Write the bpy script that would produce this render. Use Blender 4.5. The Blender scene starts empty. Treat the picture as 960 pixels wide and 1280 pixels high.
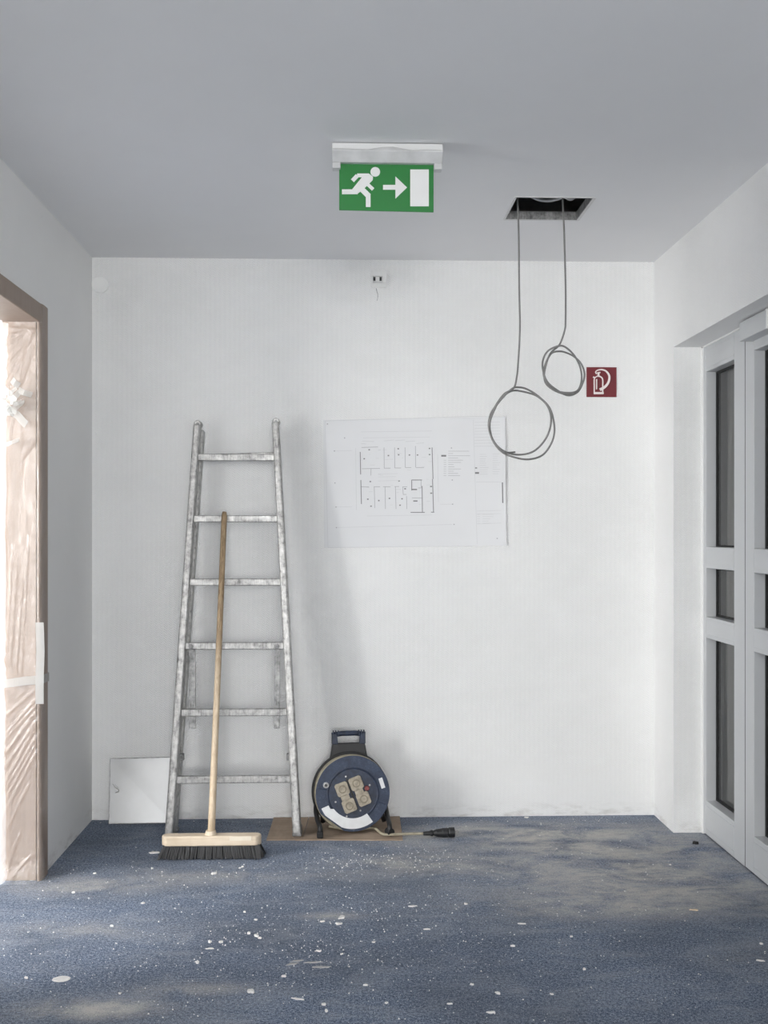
import bpy, math, random
from mathutils import Vector, Matrix, noise

# ------------------------------------------------------------------ camera, world, lights, exposure
scn = bpy.context.scene
COL = scn.collection
F, PSI, H = 1375.0, math.atan(48 / 1375), 1.298       # focal length in px of a 960 px wide frame, yaw, eye height
cam_d = bpy.data.cameras.new('camera')
cam = bpy.data.objects.new('camera', cam_d); COL.objects.link(cam)
cam_d.sensor_fit = 'HORIZONTAL'; cam_d.sensor_width = 36.0; cam_d.lens = 36.0 * F / 960
cam_d.shift_y = 25 / 960
cam.location = (0, 0, H); cam.rotation_euler = (math.pi / 2, 0, -PSI)
scn.camera = cam

w = bpy.data.worlds.new('world'); scn.world = w; w.use_nodes = True
bg = w.node_tree.nodes['Background']
bg.inputs['Color'].default_value = (0.80, 0.88, 1.0, 1); bg.inputs['Strength'].default_value = 1.0

def area(name, loc, rot, sx, sy, power, color=(1, 1, 1), spread=180):
    d = bpy.data.lights.new(name, 'AREA'); d.shape = 'RECTANGLE'; d.size = sx; d.size_y = sy
    d.energy = power; d.color = color; d.spread = math.radians(spread)
    o = bpy.data.objects.new(name, d); COL.objects.link(o); o.location = loc; o.rotation_euler = rot
    return o
# daylight at the window of the room behind the wrapped doorway, and at the window closing the hall behind the camera
area('window_side_room_offscreen', (-4.02, 2.05, 1.50), (0, math.radians(-90), 0), 1.9, 1.5, 350, (1.0, 0.985, 0.96))
area('window_hall_end_offscreen', (0.30, -3.93, 1.45), (math.radians(-90), 0, math.radians(180)), 1.9, 1.7, 210, (1.0, 0.99, 0.97))

vs = scn.view_settings
vs.view_transform = 'Standard'; vs.look = 'None'; vs.gamma = 1.0; vs.use_curve_mapping = False
vs.exposure = 0.04
scn.cycles.max_bounces = 16; scn.cycles.diffuse_bounces = 8; scn.cycles.transparent_max_bounces = 24
scn.cycles.sample_clamp_indirect = 6.0
scn.cycles.caustics_reflective = False; scn.cycles.caustics_refractive = False

# ------------------------------------------------------------------ pixel helpers (a pixel gives a direction, a plane the distance)
_c, _s = math.cos(PSI), math.sin(PSI)
def _ray(px, py):
    u = (px - 480) / F; v = (665 - py) / F
    return Vector((_c * u + _s, -_s * u + _c, v))
def atY(px, py, Y): d = _ray(px, py); t = Y / d.y; return Vector((d.x * t, Y, H + d.z * t))
def atX(px, py, X): d = _ray(px, py); t = X / d.x; return Vector((X, d.y * t, H + d.z * t))
def atZ(px, py, Z): d = _ray(px, py); t = (Z - H) / d.z; return Vector((d.x * t, d.y * t, Z))

# ------------------------------------------------------------------ mesh builder
class MB:
    def __init__(s): s.v = []; s.f = []
    def add(s, vs_, fs_):
        n = len(s.v); s.v += [tuple(p) for p in vs_]; s.f += [tuple(i + n for i in f) for f in fs_]; return s
    def box(s, x0, x1, y0, y1, z0, z1):
        return s.add([(x0,y0,z0),(x1,y0,z0),(x1,y1,z0),(x0,y1,z0),(x0,y0,z1),(x1,y0,z1),(x1,y1,z1),(x0,y1,z1)],
                     [(0,3,2,1),(4,5,6,7),(0,1,5,4),(1,2,6,5),(2,3,7,6),(3,0,4,7)])
    def beam(s, p0, p1, wdt, dep, side=(1,0,0), w1=None, d1=None):
        p0 = Vector(p0); p1 = Vector(p1); a = (p1 - p0).normalized()
        sd = Vector(side); sd = (sd - a * sd.dot(a)).normalized(); n = a.cross(sd)
        r = []
        for p, ww, dd in ((p0, wdt, dep), (p1, w1 or wdt, d1 or dep)):
            for i, j in ((-1,-1),(1,-1),(1,1),(-1,1)): r.append(p + sd * (i*ww/2) + n * (j*dd/2))
        return s.add(r, [(0,3,2,1),(4,5,6,7),(0,1,5,4),(1,2,6,5),(2,3,7,6),(3,0,4,7)])
    def prism(s, pts, dirv):
        n = len(pts); d = Vector(dirv); pts = [Vector(p) for p in pts]
        return s.add(pts + [p + d for p in pts],
                     [tuple(range(n))[::-1], tuple(range(n, 2*n))] + [(i, (i+1) % n, n + (i+1) % n, n + i) for i in range(n)])
    def tube(s, pts, r, seg=8, closed=False):
        pts = [Vector(p) for p in pts]; n = len(pts); rr = r if isinstance(r, (list, tuple)) else [r] * n
        t = [(pts[min(i+1, n-1)] - pts[max(i-1, 0)]).normalized() for i in range(n)]
        up = Vector((0,0,1)) if abs(t[0].z) < .9 else Vector((0,1,0))
        nrm = (up - t[0] * up.dot(t[0])).normalized(); vv = []
        for i in range(n):
            nrm = (nrm - t[i] * nrm.dot(t[i])).normalized(); b = t[i].cross(nrm)
            for k in range(seg):
                a = 2*math.pi*k/seg; vv.append(pts[i] + (nrm*math.cos(a) + b*math.sin(a)) * rr[i])
        ff = [(i*seg+k, i*seg+(k+1)%seg, (i+1)*seg+(k+1)%seg, (i+1)*seg+k) for i in range(n-1) for k in range(seg)]
        ff += [tuple(range(seg))[::-1], tuple(range((n-1)*seg, n*seg))]
        return s.add(vv, ff)
    def lathe(s, prof, mtx, seg=48):
        """prof: list of (radius, height along local z)"""
        n = len(prof); vv = []
        for r, h in prof:
            for k in range(seg):
                a = 2*math.pi*k/seg; vv.append(mtx @ Vector((r*math.cos(a), r*math.sin(a), h)))
        ff = [(i*seg+k, i*seg+(k+1)%seg, (i+1)*seg+(k+1)%seg, (i+1)*seg+k) for i in range(n-1) for k in range(seg)]
        ff += [tuple(range(seg))[::-1], tuple(range((n-1)*seg, n*seg))]
        return s.add(vv, ff)
    def xf(s, m): s.v = [tuple(m @ Vector(p)) for p in s.v]; return s
    def build(s, name, mat, parent=None, smooth=False, bevel=0, seg=2):
        me = bpy.data.meshes.new(name); me.from_pydata(s.v, [], s.f); me.validate(); me.update()
        if smooth:
            for p in me.polygons: p.use_smooth = True
        me.materials.append(mat)
        o = bpy.data.objects.new(name, me); COL.objects.link(o)
        if bevel:
            b = o.modifiers.new('bevel', 'BEVEL'); b.width = bevel; b.segments = seg; b.limit_method = 'ANGLE'
        if parent: put(o, parent)
        return o

def put(o, parent):
    o.parent = parent; o.matrix_parent_inverse = Matrix.Translation(parent.location).inverted()
def tag(o, label, cat, group=None, kind=None):
    o['label'] = label; o['category'] = cat
    if group: o['group'] = group
    if kind: o['kind'] = kind
    return o
def thing(name, label, cat, loc=(0,0,0), group=None):
    o = bpy.data.objects.new(name, None); COL.objects.link(o); o.location = loc; o.empty_display_size = .05
    return tag(o, label, cat, group)
def struct(o): o['kind'] = 'structure'; return o
def sempty(name, loc):
    o = bpy.data.objects.new(name, None); COL.objects.link(o); o.location = loc; o.empty_display_size = .05
    return struct(o)
def catmull(pts, n=6):
    pts = [Vector(p) for p in pts]; out = []
    for i in range(len(pts)-1):
        p0 = pts[max(i-1,0)]; p1 = pts[i]; p2 = pts[i+1]; p3 = pts[min(i+2,len(pts)-1)]
        for k in range(n):
            t = k/n
            out.append(.5*((2*p1)+(p2-p0)*t+(2*p0-5*p1+4*p2-p3)*t*t+(3*p1-p0-3*p2+p3)*t**3))
    out.append(pts[-1]); return out

# ------------------------------------------------------------------ materials
class NT:
    def __init__(s, name):
        s.m = bpy.data.materials.new(name); s.m.use_nodes = True; s.t = s.m.node_tree
        s.b = s.t.nodes['Principled BSDF']; s.out = s.t.nodes['Material Output']
    def n(s, kind, **kw):
        o = s.t.nodes.new(kind)
        for k, v in kw.items(): setattr(o, k, v)
        return o
    def l(s, a, b): s.t.links.new(a, b)
    def set(s, sock, v):
        if hasattr(v, 'is_output'): s.l(v, sock)
        else: sock.default_value = v
    def math(s, op, a, b=0.0, c=None, clamp=False):
        o = s.n('ShaderNodeMath', operation=op, use_clamp=clamp); s.set(o.inputs[0], a); s.set(o.inputs[1], b)
        if c is not None: s.set(o.inputs[2], c)
        return o.outputs[0]
    def obj(s):
        return s.n('ShaderNodeTexCoord').outputs['Object']
    def noise(s, vec, scale, detail=4, rough=.55, out='Fac', dist=0.0):
        o = s.n('ShaderNodeTexNoise'); s.l(vec, o.inputs['Vector']); o.inputs['Scale'].default_value = scale
        o.inputs['Detail'].default_value = detail; o.inputs['Roughness'].default_value = rough
        o.inputs['Distortion'].default_value = dist
        return o.outputs[out]
    def mapping(s, vec, scale=(1,1,1), loc=(0,0,0), rot=(0,0,0)):
        o = s.n('ShaderNodeMapping'); s.l(vec, o.inputs['Vector'])
        o.inputs['Scale'].default_value = scale; o.inputs['Location'].default_value = loc; o.inputs['Rotation'].default_value = rot
        return o.outputs[0]
    def ramp(s, fac, *stops):
        o = s.n('ShaderNodeValToRGB'); s.l(fac, o.inputs[0]); e = o.color_ramp.elements
        while len(e) > len(stops): e.remove(e[-1])
        while len(e) < len(stops): e.new(1)
        for q, (p, c) in zip(e, stops):
            q.position = p; q.color = (*c, 1) if isinstance(c, tuple) else (c, c, c, 1)
        return o.outputs[0]
    def mix(s, fac, a, b, mode='MIX'):
        o = s.n('ShaderNodeMix', data_type='RGBA', blend_type=mode)
        s.set(o.inputs[0], fac)
        for sock, v in ((o.inputs[6], a), (o.inputs[7], b)):
            if hasattr(v, 'is_output'): s.l(v, sock)
            else: sock.default_value = (*v, 1)
        return o.outputs[2]
    def bump(s, h, strength=.3, dist=.002):
        o = s.n('ShaderNodeBump'); s.l(h, o.inputs['Height']); o.inputs['Strength'].default_value = strength
        o.inputs['Distance'].default_value = dist; s.l(o.outputs[0], s.b.inputs['Normal']); return o.outputs[0]
    def col(s, v):
        if hasattr(v, 'is_output'): s.l(v, s.b.inputs['Base Color'])
        else: s.b.inputs['Base Color'].default_value = (*v, 1)
    def rough(s, v): s.set(s.b.inputs['Roughness'], v)
    def metal(s, v): s.set(s.b.inputs['Metallic'], v)

def simple(name, col, rough=.5, metal=0.0, var=.08, scale=30, bump=0.0, bscale=200):
    t = NT(name); v = t.obj(); n = t.noise(v, scale)
    a = tuple(c * (1 - var) for c in col); b = tuple(min(1, c * (1 + var)) for c in col)
    t.col(t.ramp(n, (.3, a), (.7, b))); t.rough(rough); t.metal(metal)
    if bump: t.bump(t.noise(v, bscale, 3), bump, .001)
    return t.m

def wall_mat(name, col, pattern=1.0, grime=True):
    t = NT(name); v = t.obj(); sx = t.n('ShaderNodeSeparateXYZ'); t.l(v, sx.inputs[0])
    u = t.math('ADD', sx.outputs[0], sx.outputs[1]); z = sx.outputs[2]
    zig = t.math('PINGPONG', u, .011)
    st = t.math('SINE', t.math('MULTIPLY', t.math('ADD', z, zig), 2*math.pi/.0105))
    fine = t.noise(v, 420, 2)
    worn = t.ramp(t.noise(v, 1.7, 3), (.3, .45), (.7, 1.0))
    h = t.math('ADD', t.math('MULTIPLY', t.math('MULTIPLY', st, worn), pattern), t.math('MULTIPLY', fine, .8))
    t.bump(h, .55, .0015)
    n = t.noise(v, 2.2, 5)
    c = t.ramp(n, (.3, tuple(k*.975 for k in col)), (.7, tuple(min(1, k*1.015) for k in col)))
    if grime:
        low = t.math('SUBTRACT', 1.0, t.math('DIVIDE', z, .07), clamp=True)
        g = t.math('MULTIPLY', low, t.ramp(t.noise(t.mapping(v, (9,9,30)), 1.0, 5, .65), (.48, 0.0), (.75, .75)))
        c = t.mix(g, c, (.36, .33, .30))
        spots = t.ramp(t.noise(v, 26, 2), (.765, 0.0), (.80, .16))
        c = t.mix(spots, c, (.45, .44, .42))
    t.col(c); t.rough(.75); t.b.inputs['Specular IOR Level'].default_value = .25
    return t.m

M = {}
M['wall'] = wall_mat('white_wallpaper', (.80, .80, .795))
M['wall_l'] = wall_mat('smooth_white_wall', (.80, .80, .79), .12)
M['ceil'] = simple('white_ceiling_paint', (.75, .752, .76), .8, var=.012, scale=3, bump=.12, bscale=500)
M['aux'] = simple('plain_white_plaster', (.78, .78, .77), .8, var=.02, scale=4)
M['void'] = simple('bare_concrete', (.28, .275, .265), .95, var=.15, scale=20)

def carpet():
    t = NT('dusty_blue_carpet'); v = t.obj()
    sx = t.n('ShaderNodeSeparateXYZ'); t.l(v, sx.inputs[0]); X, Y = sx.outputs[0], sx.outputs[1]
    fib = t.noise(v, 300, 2, .75); fib2 = t.noise(v, 110, 4, .8)
    base = t.ramp(t.math('ADD', t.math('MULTIPLY', fib, .5), t.math('MULTIPLY', fib2, .5)),
                  (.41, (.036, .049, .078)), (.50, (.155, .196, .280)), (.595, (.43, .48, .55)))
    big = t.noise(v, 1.9, 5, .6)
    base = t.mix(t.ramp(big, (.38, .0), (.68, .45)), base, (.075, .083, .10))
    def blob(cx, cy, rx, ry, p=1.0):
        a = t.math('DIVIDE', t.math('SUBTRACT', X, cx), rx); b = t.math('DIVIDE', t.math('SUBTRACT', Y, cy), ry)
        d = t.math('ADD', t.math('MULTIPLY', a, a), t.math('MULTIPLY', b, b))
        return t.math('MULTIPLY', t.math('POWER', 2.718, t.math('MULTIPLY', d, -1.0)), p)
    def total(l):
        s = l[0]
        for q in l[1:]: s = t.math('ADD', s, q)
        return s
    # builder's dust: trodden patches near the glazed door, drag streaks, a trail by the sweeping corner
    area_m = total([blob(1.02, 4.42, .62, .34, 1.0), blob(.62, 4.72, .7, .16, .85), blob(1.2, 4.02, .55, .20, .9), blob(.95, 3.78, .5, .13, .75),
                    blob(.25, 4.30, .30, .10, .55), blob(-.52, 4.17, .5, .09, .45), blob(-.95, 4.05, .28, .10, .6),
                    blob(-.68, 3.02, .17, .06, 1.35), blob(-.42, 3.14, .18, .045, .55), blob(-.05, 3.72, .10, .035, .7), blob(-.85, 3.62, .28, .08, .45), blob(1.33, 3.3, .25, .1, .3)])
    n1 = t.noise(t.mapping(v, (4.0, 6.0, 1)), 1.0, 7, .68, dist=.6)
    n2 = t.noise(t.mapping(v, (17, 28, 1), rot=(0, 0, .12)), 1.0, 5, .7)
    n3 = t.noise(v, 210, 2, .7)
    dm = t.math('MULTIPLY', area_m, t.ramp(n1, (.36, .10), (.54, 1.0)))
    dm = t.math('MULTIPLY', dm, t.ramp(n2, (.30, .45), (.55, 1.0)))
    # shoe prints and scrubbed spots pressed clean into the dust
    pr = [(.60,4.73,.10,.035),(.78,4.83,.11,.03),(.93,4.60,.09,.045),(1.08,4.79,.12,.03),(1.14,4.57,.10,.04),(.86,4.36,.10,.045),
          (1.10,4.30,.10,.035),(.45,4.62,.12,.05),(1.24,4.02,.13,.04),(1.44,4.11,.07,.06),(.60,4.42,.13,.06),(.24,4.88,.12,.03),(.70,4.56,.12,.035)]
    pm = t.math('MULTIPLY', total([blob(*q) for q in pr]), t.ramp(t.noise(t.mapping(v, (30, 60, 1)), 1.0, 3), (.30, .55), (.6, 1.15)), clamp=True)
    dm = t.math('MULTIPLY', dm, t.math('SUBTRACT', 1.0, t.math('MULTIPLY', pm, .92)))
    dm = t.math('MULTIPLY', dm, t.ramp(n3, (.30, .45), (.62, 1.0)))
    c = t.mix(t.math('MULTIPLY', dm, 1.12, clamp=True), base, (.52, .50, .465))
    # thin film of dust streaks everywhere
    st = t.ramp(t.noise(t.mapping(v, (4.5, 9, 1), rot=(0, 0, -.15)), 1.0, 6, .7, dist=.8), (.48, 0.0), (.72, .55))
    c = t.mix(t.math('MULTIPLY', st, t.ramp(n3, (.3, .3), (.65, 1.0))), c, (.40, .425, .46))
    # tiny plaster specks caught in the pile
    for sc, th, k in ((150, .055, .9), (75, .045, .9)):
        vo = t.n('ShaderNodeTexVoronoi'); t.l(v, vo.inputs['Vector']); vo.inputs['Scale'].default_value = sc
        dens = t.ramp(t.noise(v, 2.6, 4, .7), (.45, 0.0), (.72, 1.0))
        d = t.math('LESS_THAN', t.math('DIVIDE', vo.outputs['Distance'], t.math('ADD', dens, .15)), th * 3)
        rnd = t.n('ShaderNodeSeparateColor'); t.l(vo.outputs['Color'], rnd.inputs[0])
        d = t.math('MULTIPLY', d, t.math('GREATER_THAN', rnd.outputs[0], .86))
        c = t.mix(t.math('MULTIPLY', d, k), c, (.62, .61, .59))
    t.col(c); t.rough(.95); t.b.inputs['Specular IOR Level'].default_value = .12
    t.bump(t.math('ADD', fib, fib2), .7, .004)
    return t.m
M['carpet'] = carpet()

def aluminium(name, lo, hi, rough=.42, metal=.85):
    t = NT(name); v = t.obj(); n = t.noise(v, 38, 6, .7); n2 = t.noise(t.mapping(v, (160, 160, 14)), 1.0, 4, .6)
    f = t.math('ADD', t.math('MULTIPLY', n, .65), t.math('MULTIPLY', n2, .35))
    t.col(t.ramp(f, (.36, tuple(k*.5 for k in lo)), (.48, lo), (.66, hi))); t.metal(metal)
    t.rough(t.ramp(n, (.3, rough + .15), (.7, rough - .07))); t.bump(f, .25, .0015)
    return t.m
M['alu'] = aluminium('oxidised_aluminium', (.40, .395, .385), (.62, .615, .60), .45, .55)
M['alu_dark'] = aluminium('dull_steel', (.25, .25, .25), (.42, .42, .41), .5, .7)
M['sheet'] = simple('galvanised_sheet', (.40, .405, .41), .34, .8, var=.05, scale=7)
M['frame'] = simple('grey_painted_aluminium', (.52, .533, .545), .38, var=.02, scale=5)
M['gasket'] = simple('black_rubber', (.008, .008, .009), .6, var=.2)
M['black'] = simple('black_plastic', (.009, .0095, .011), .5, var=.25, bump=.1)
M['white_pl'] = simple('white_plastic', (.74, .74, .73), .45, var=.03)
M['grey_pl'] = simple('dusty_white_plastic', (.60, .60, .60), .55, var=.10, scale=18)
M['cable'] = simple('grey_cable_sheath', (.185, .183, .178), .5, var=.1, scale=60)
M['cable_b'] = simple('beige_rubber_cable', (.30, .27, .20), .6, var=.2, scale=40)
M['green'] = simple('exit_sign_green', (.008, .190, .030), .4, var=.04, scale=8)
M['sign_white'] = simple('sign_white', (.80, .80, .79), .4, var=.015, scale=8)
M['red'] = simple('fire_sign_red', (.150, .007, .014), .5, var=.05, scale=12)
M['dull_red'] = simple('faded_red_plastic', (.20, .05, .05), .6, var=.2)
M['pink_white'] = simple('fire_sign_white', (.80, .74, .72), .5, var=.03)
M['paper'] = simple('plan_paper', (.715, .72, .73), .85, var=.012, scale=6)
M['ink'] = simple('grey_ink', (.22, .22, .225), .9, var=.05)
M['ink_l'] = simple('pale_grey_ink', (.40, .40, .41), .9, var=.05)
M['ink_s'] = simple('faint_grey_ink', (.60, .605, .615), .9, var=.03)
M['crumb'] = simple('white_plaster', (.70, .69, .67), .9, var=.08, scale=60)
M['plaster_grey'] = simple('grey_plaster_dust', (.42, .42, .42), .95, var=.15, scale=90)
M['sticker'] = simple('yellowed_sticker', (.70, .635, .52), .6, var=.04)
M['label_w'] = simple('white_sticker', (.68, .69, .70), .6, var=.06, scale=25)

def wood(name, a, b, axis_scale, rough=.55):
    t = NT(name); v = t.obj(); n = t.noise(t.mapping(v, axis_scale), 1.0, 6, .65, dist=.6); n2 = t.noise(v, 14, 4)
    f = t.math('ADD', t.math('MULTIPLY', n, .6), t.math('MULTIPLY', n2, .4))
    t.col(t.ramp(f, (.34, a), (.64, b))); t.rough(rough); t.bump(n, .12, .001)
    return t.m
M['handle'] = wood('aged_broom_handle', (.27, .185, .095), (.46, .335, .20), (90, 90, 5))
M['handle_new'] = wood('pale_beech', (.56, .43, .28), (.70, .575, .41), (90, 90, 6))
M['beech'] = wood('beech_block', (.54, .44, .32), (.68, .58, .455), (5, 90, 90))
M['jamb'] = wood('brown_door_frame', (.258, .193, .152), (.30, .228, .182), (60, 60, 2), .5)
M['card'] = wood('brown_cardboard', (.25, .185, .135), (.36, .28, .21), (8, 60, 8), .9)

def drum_blue():
    t = NT('dusty_blue_plastic'); v = t.obj(); n = t.noise(v, 26, 6, .7); n2 = t.noise(v, 150, 3, .7)
    f = t.math('ADD', t.math('MULTIPLY', n, .6), t.math('MULTIPLY', n2, .4))
    t.col(t.ramp(f, (.36, (.010, .018, .042)), (.56, (.026, .041, .078)), (.74, (.13, .145, .17)))); t.rough(.55)
    return t.m
M['blue'] = drum_blue()
M['blue_hub'] = simple('dark_blue_plastic', (.015, .024, .050), .5, var=.4, scale=50)
M['beige'] = simple('dusty_beige_socket', (.34, .30, .235), .7, var=.3, scale=60)
M['beige_d'] = simple('brown_beige_ring', (.22, .19, .14), .7, var=.2, scale=60)

def film_mat(name, base, tint, gloss=1.0, bumpy=.55):
    t = NT(name); t.t.nodes.remove(t.b); v = t.obj()
    n = t.noise(t.mapping(v, (16, 16, 5)), 1.0, 6, .65, dist=1.3)
    ridge = t.math('SUBTRACT', 1.0, t.math('MULTIPLY', t.math('ABSOLUTE', t.math('SUBTRACT', n, .5)), 9.0), clamp=True)
    n2 = t.noise(t.mapping(v, (70, 70, 22), rot=(.5, .3, 0)), 1.0, 4, .6, dist=.8)
    bp = t.n('ShaderNodeBump'); bp.inputs['Strength'].default_value = bumpy; bp.inputs['Distance'].default_value = .012
    t.l(t.math('ADD', t.math('ADD', n, t.math('MULTIPLY', n2, .25)), t.math('MULTIPLY', ridge, .12)), bp.inputs['Height'])
    tr = t.n('ShaderNodeBsdfTransparent'); tr.inputs[0].default_value = (.97, .97, .97, 1)
    gl = t.n('ShaderNodeBsdfGlossy'); gl.inputs['Roughness'].default_value = .14; gl.inputs['Color'].default_value = (1, 1, 1, 1)
    df = t.n('ShaderNodeBsdfTranslucent'); df.inputs[0].default_value = (*tint, 1)
    d2 = t.n('ShaderNodeBsdfDiffuse'); d2.inputs[0].default_value = (*tint, 1)
    for q in (gl, df, d2): t.l(bp.outputs[0], q.inputs['Normal'])
    m1 = t.n('ShaderNodeMixShader'); m1.inputs[0].default_value = .5; t.l(df.outputs[0], m1.inputs[1]); t.l(d2.outputs[0], m1.inputs[2])
    fr = t.n('ShaderNodeFresnel'); fr.inputs[0].default_value = 1.45; t.l(bp.outputs[0], fr.inputs['Normal'])
    m2 = t.n('ShaderNodeMixShader')
    m2.inputs[0].default_value = base; t.l(tr.outputs[0], m2.inputs[1]); t.l(m1.outputs[0], m2.inputs[2])
    ge = t.n('ShaderNodeNewGeometry'); bf = ge.outputs['Backfacing']; m3 = t.n('ShaderNodeMixShader')
    t.l(t.math('ADD', t.math('MULTIPLY', t.math('MULTIPLY', fr.outputs[0], t.math('SUBTRACT', 1.0, bf)), gloss), t.math('MULTIPLY', bf, .06*gloss), clamp=True), m3.inputs[0]); t.l(m2.outputs[0], m3.inputs[1]); t.l(gl.outputs[0], m3.inputs[2])
    t.l(m3.outputs[0], t.out.inputs['Surface']); return t.m
M['film'] = film_mat('clear_plastic_film', .08, (.90, .90, .89), .9, .55)
M['film2'] = film_mat('dusty_plastic_film', .40, (.9, .9, .9), .5)
M['tape'] = film_mat('white_masking_tape', .75, (.72, .72, .70), .3, .2)
def glass_mat():
    t = NT('door_glass'); t.t.nodes.remove(t.b)
    tr = t.n('ShaderNodeBsdfTransparent'); tr.inputs[0].default_value = (.82, .82, .81, 1)
    gl = t.n('ShaderNodeBsdfGlossy'); gl.inputs['Roughness'].default_value = .03
    fr = t.n('ShaderNodeFresnel'); fr.inputs[0].default_value = 1.5
    ge = t.n('ShaderNodeNewGeometry'); m = t.n('ShaderNodeMixShader'); t.l(t.math('MULTIPLY', fr.outputs[0], t.math('SUBTRACT', 1.0, ge.outputs['Backfacing'])), m.inputs[0]); t.l(tr.outputs[0], m.inputs[1]); t.l(gl.outputs[0], m.inputs[2])
    t.l(m.outputs[0], t.out.inputs['Surface']); return t.m
M['glass'] = glass_mat()

# ------------------------------------------------------------------ the setting
XL, XR, YB, ZC = -1.142, 1.414, 5.0, 2.536
XLo, XRo = XL - .14, XR + .26
ZT = 3.0                                    # top of the void above the ceiling
YH = -4.0
DL0, DL1, DLZ = 3.10, 4.17, 2.115           # left doorway (rough opening)
DR0, DR1, DRZ = 2.30, 4.70, 2.096           # right door niche
struct(MB().box(-4.4, 3.6, YH - .2, YB + .2, -.15, 0).build('floor', M['carpet']))
hx0, hx1, hy0, hy1 = .630, .916, 4.04, 4.33
b = MB(); zt = ZC + .025
b.box(-4.4, hx0, YH, YB, ZC, zt).box(hx1, 3.6, YH, YB, ZC, zt).box(hx0, hx1, YH, hy0, ZC, zt).box(hx0, hx1, hy1, YB, ZC, zt)
struct(b.build('ceiling', M['ceil']))
struct(MB().box(-4.4, 3.6, YH - .2, YB + .2, ZT, ZT + .1).build('ceiling_slab', M['void']))
vb = MB().box(hx0-.5, hx0-.48, hy0-.5, hy1+.5, zt, ZT).box(hx1+.48, hx1+.5, hy0-.5, hy1+.5, zt, ZT)
vb.box(hx0-.5, hx1+.5, hy0-.5, hy0-.48, zt, ZT).box(hx0-.5, hx1+.5, hy1+.48, hy1+.5, zt, ZT)
struct(vb.build('wall_ceiling_void', M['void']))
wb = struct(MB().box(-4.4, 3.6, YB, YB + .2, 0, ZT).build('wall_back', M['wall']))
b = MB().box(XLo, XL, YH, DL0, 0, ZT).box(XLo, XL, DL1, YB, 0, ZT).box(XLo, XL, DL0, DL1, DLZ, ZT)
struct(b.build('wall_left', M['wall_l']))
b = MB().box(XR, XRo, YH, DR0, 0, ZT).box(XR, XRo, DR1, YB, 0, ZT).box(XR, XRo, DR0, DR1, DRZ, ZT)
struct(b.build('wall_right', M['wall']))
# hall end behind the camera with its window
b = MB().box(-4.4, -.7, YH - .2, YH, 0, ZT).box(1.3, 3.6, YH - .2, YH, 0, ZT).box(-.7, 1.3, YH - .2, YH, 0, .55).box(-.7, 1.3, YH - .2, YH, 2.35, ZT)
struct(b.build('wall_rear', M['aux']))
# the lit room behind the wrapped doorway
b = MB().box(-4.4, -4.2, YH, 1.0, 0, ZT).box(-4.4, -4.2, 3.1, YB, 0, ZT).box(-4.4, -4.2, 1.0, 3.1, 0, .5).box(-4.4, -4.2, 1.0, 3.1, 2.45, ZT)
struct(b.build('wall_side_room', M['aux']))
struct(MB().box(-4.2, XLo, .6, .7, 0, ZT).build('wall_side_room_near', M['aux']))
# the unlit corridor behind the glazed door
struct(MB().box(3.5, 3.6, 1.9, YB, 0, ZT).build('wall_corridor', M['aux']))
struct(MB().box(XRo, 3.5, 1.9, 2.0, 0, ZT).build('wall_corridor_near', M['aux']))
# hatch lining
hx = sempty('trim_1', (hx0, hy0, ZC))
lip = .012
for nm, q in (('hatch_rail', (hx0, hx1, hy1-lip*.25, hy1, ZC-.002, ZC+.03)), ('hatch_rail', (hx0, hx1, hy0, hy0+lip*.25, ZC-.002, ZC+.03)),
              ('hatch_rail', (hx0, hx0+lip*.25, hy0, hy1, ZC-.002, ZC+.03)), ('hatch_rail', (hx1-lip*.25, hx1, hy0, hy1, ZC-.002, ZC+.03))):
    MB().box(*q).build(nm, M['alu_dark'], hx)
MB().box(hx0-.004, hx1+.004, hy1-.001, hy1+.010, ZC-.0035, ZC).box(hx0-.004, hx1+.004, hy0-.006, hy0+.001, ZC-.0035, ZC)\
    .box(hx0-.006, hx0+.001, hy0, hy1, ZC-.0035, ZC).box(hx1-.001, hx1+.010, hy0, hy1, ZC-.0035, ZC).build('hatch_lip', M['grey_pl'], hx)

# ------------------------------------------------------------------ left doorway: brown frame
d1 = sempty('door_1', (XL, DL1, 0))
xc = XL + .010                                        # casing face
for y0_, y1_ in ((4.130, 4.228), (3.000, 3.100)):
    k_ = (y1_ - y0_)/.098
    MB().prism([(XL + a_, y0_ + b_*k_, 0) for a_, b_ in ((-.004, 0), (.003, .0005), (.0075, .004), (.0105, .011), (.012, .022), (.0125, .040), (.0115, .075), (.0095, .098), (-.003, .098))], (0, 0, 2.148)).build('casing', M['jamb'], d1)
MB().box(XL - .002, xc - .0005, 3.000, 4.228, 2.078, 2.1485).build('casing', M['jamb'], d1, bevel=.004)
MB().box(XL - .140, XL - .010, 4.140, 4.175, 0, 2.085).build('jamb', M['jamb'], d1, bevel=.002)
MB().box(XL - .014, XL - .002, 4.152, 4.175, 0, 2.085).build('groove', M['jamb'], d1)
MB().box(XL - .140, XL + .002, 3.095, 3.130, 0, 2.085).build('jamb', M['jamb'], d1, bevel=.002)
MB().box(XL - .140, XL + .004, 3.10, 4.175, 2.080, 2.118).build('head', M['jamb'], d1, bevel=.002)

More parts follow.
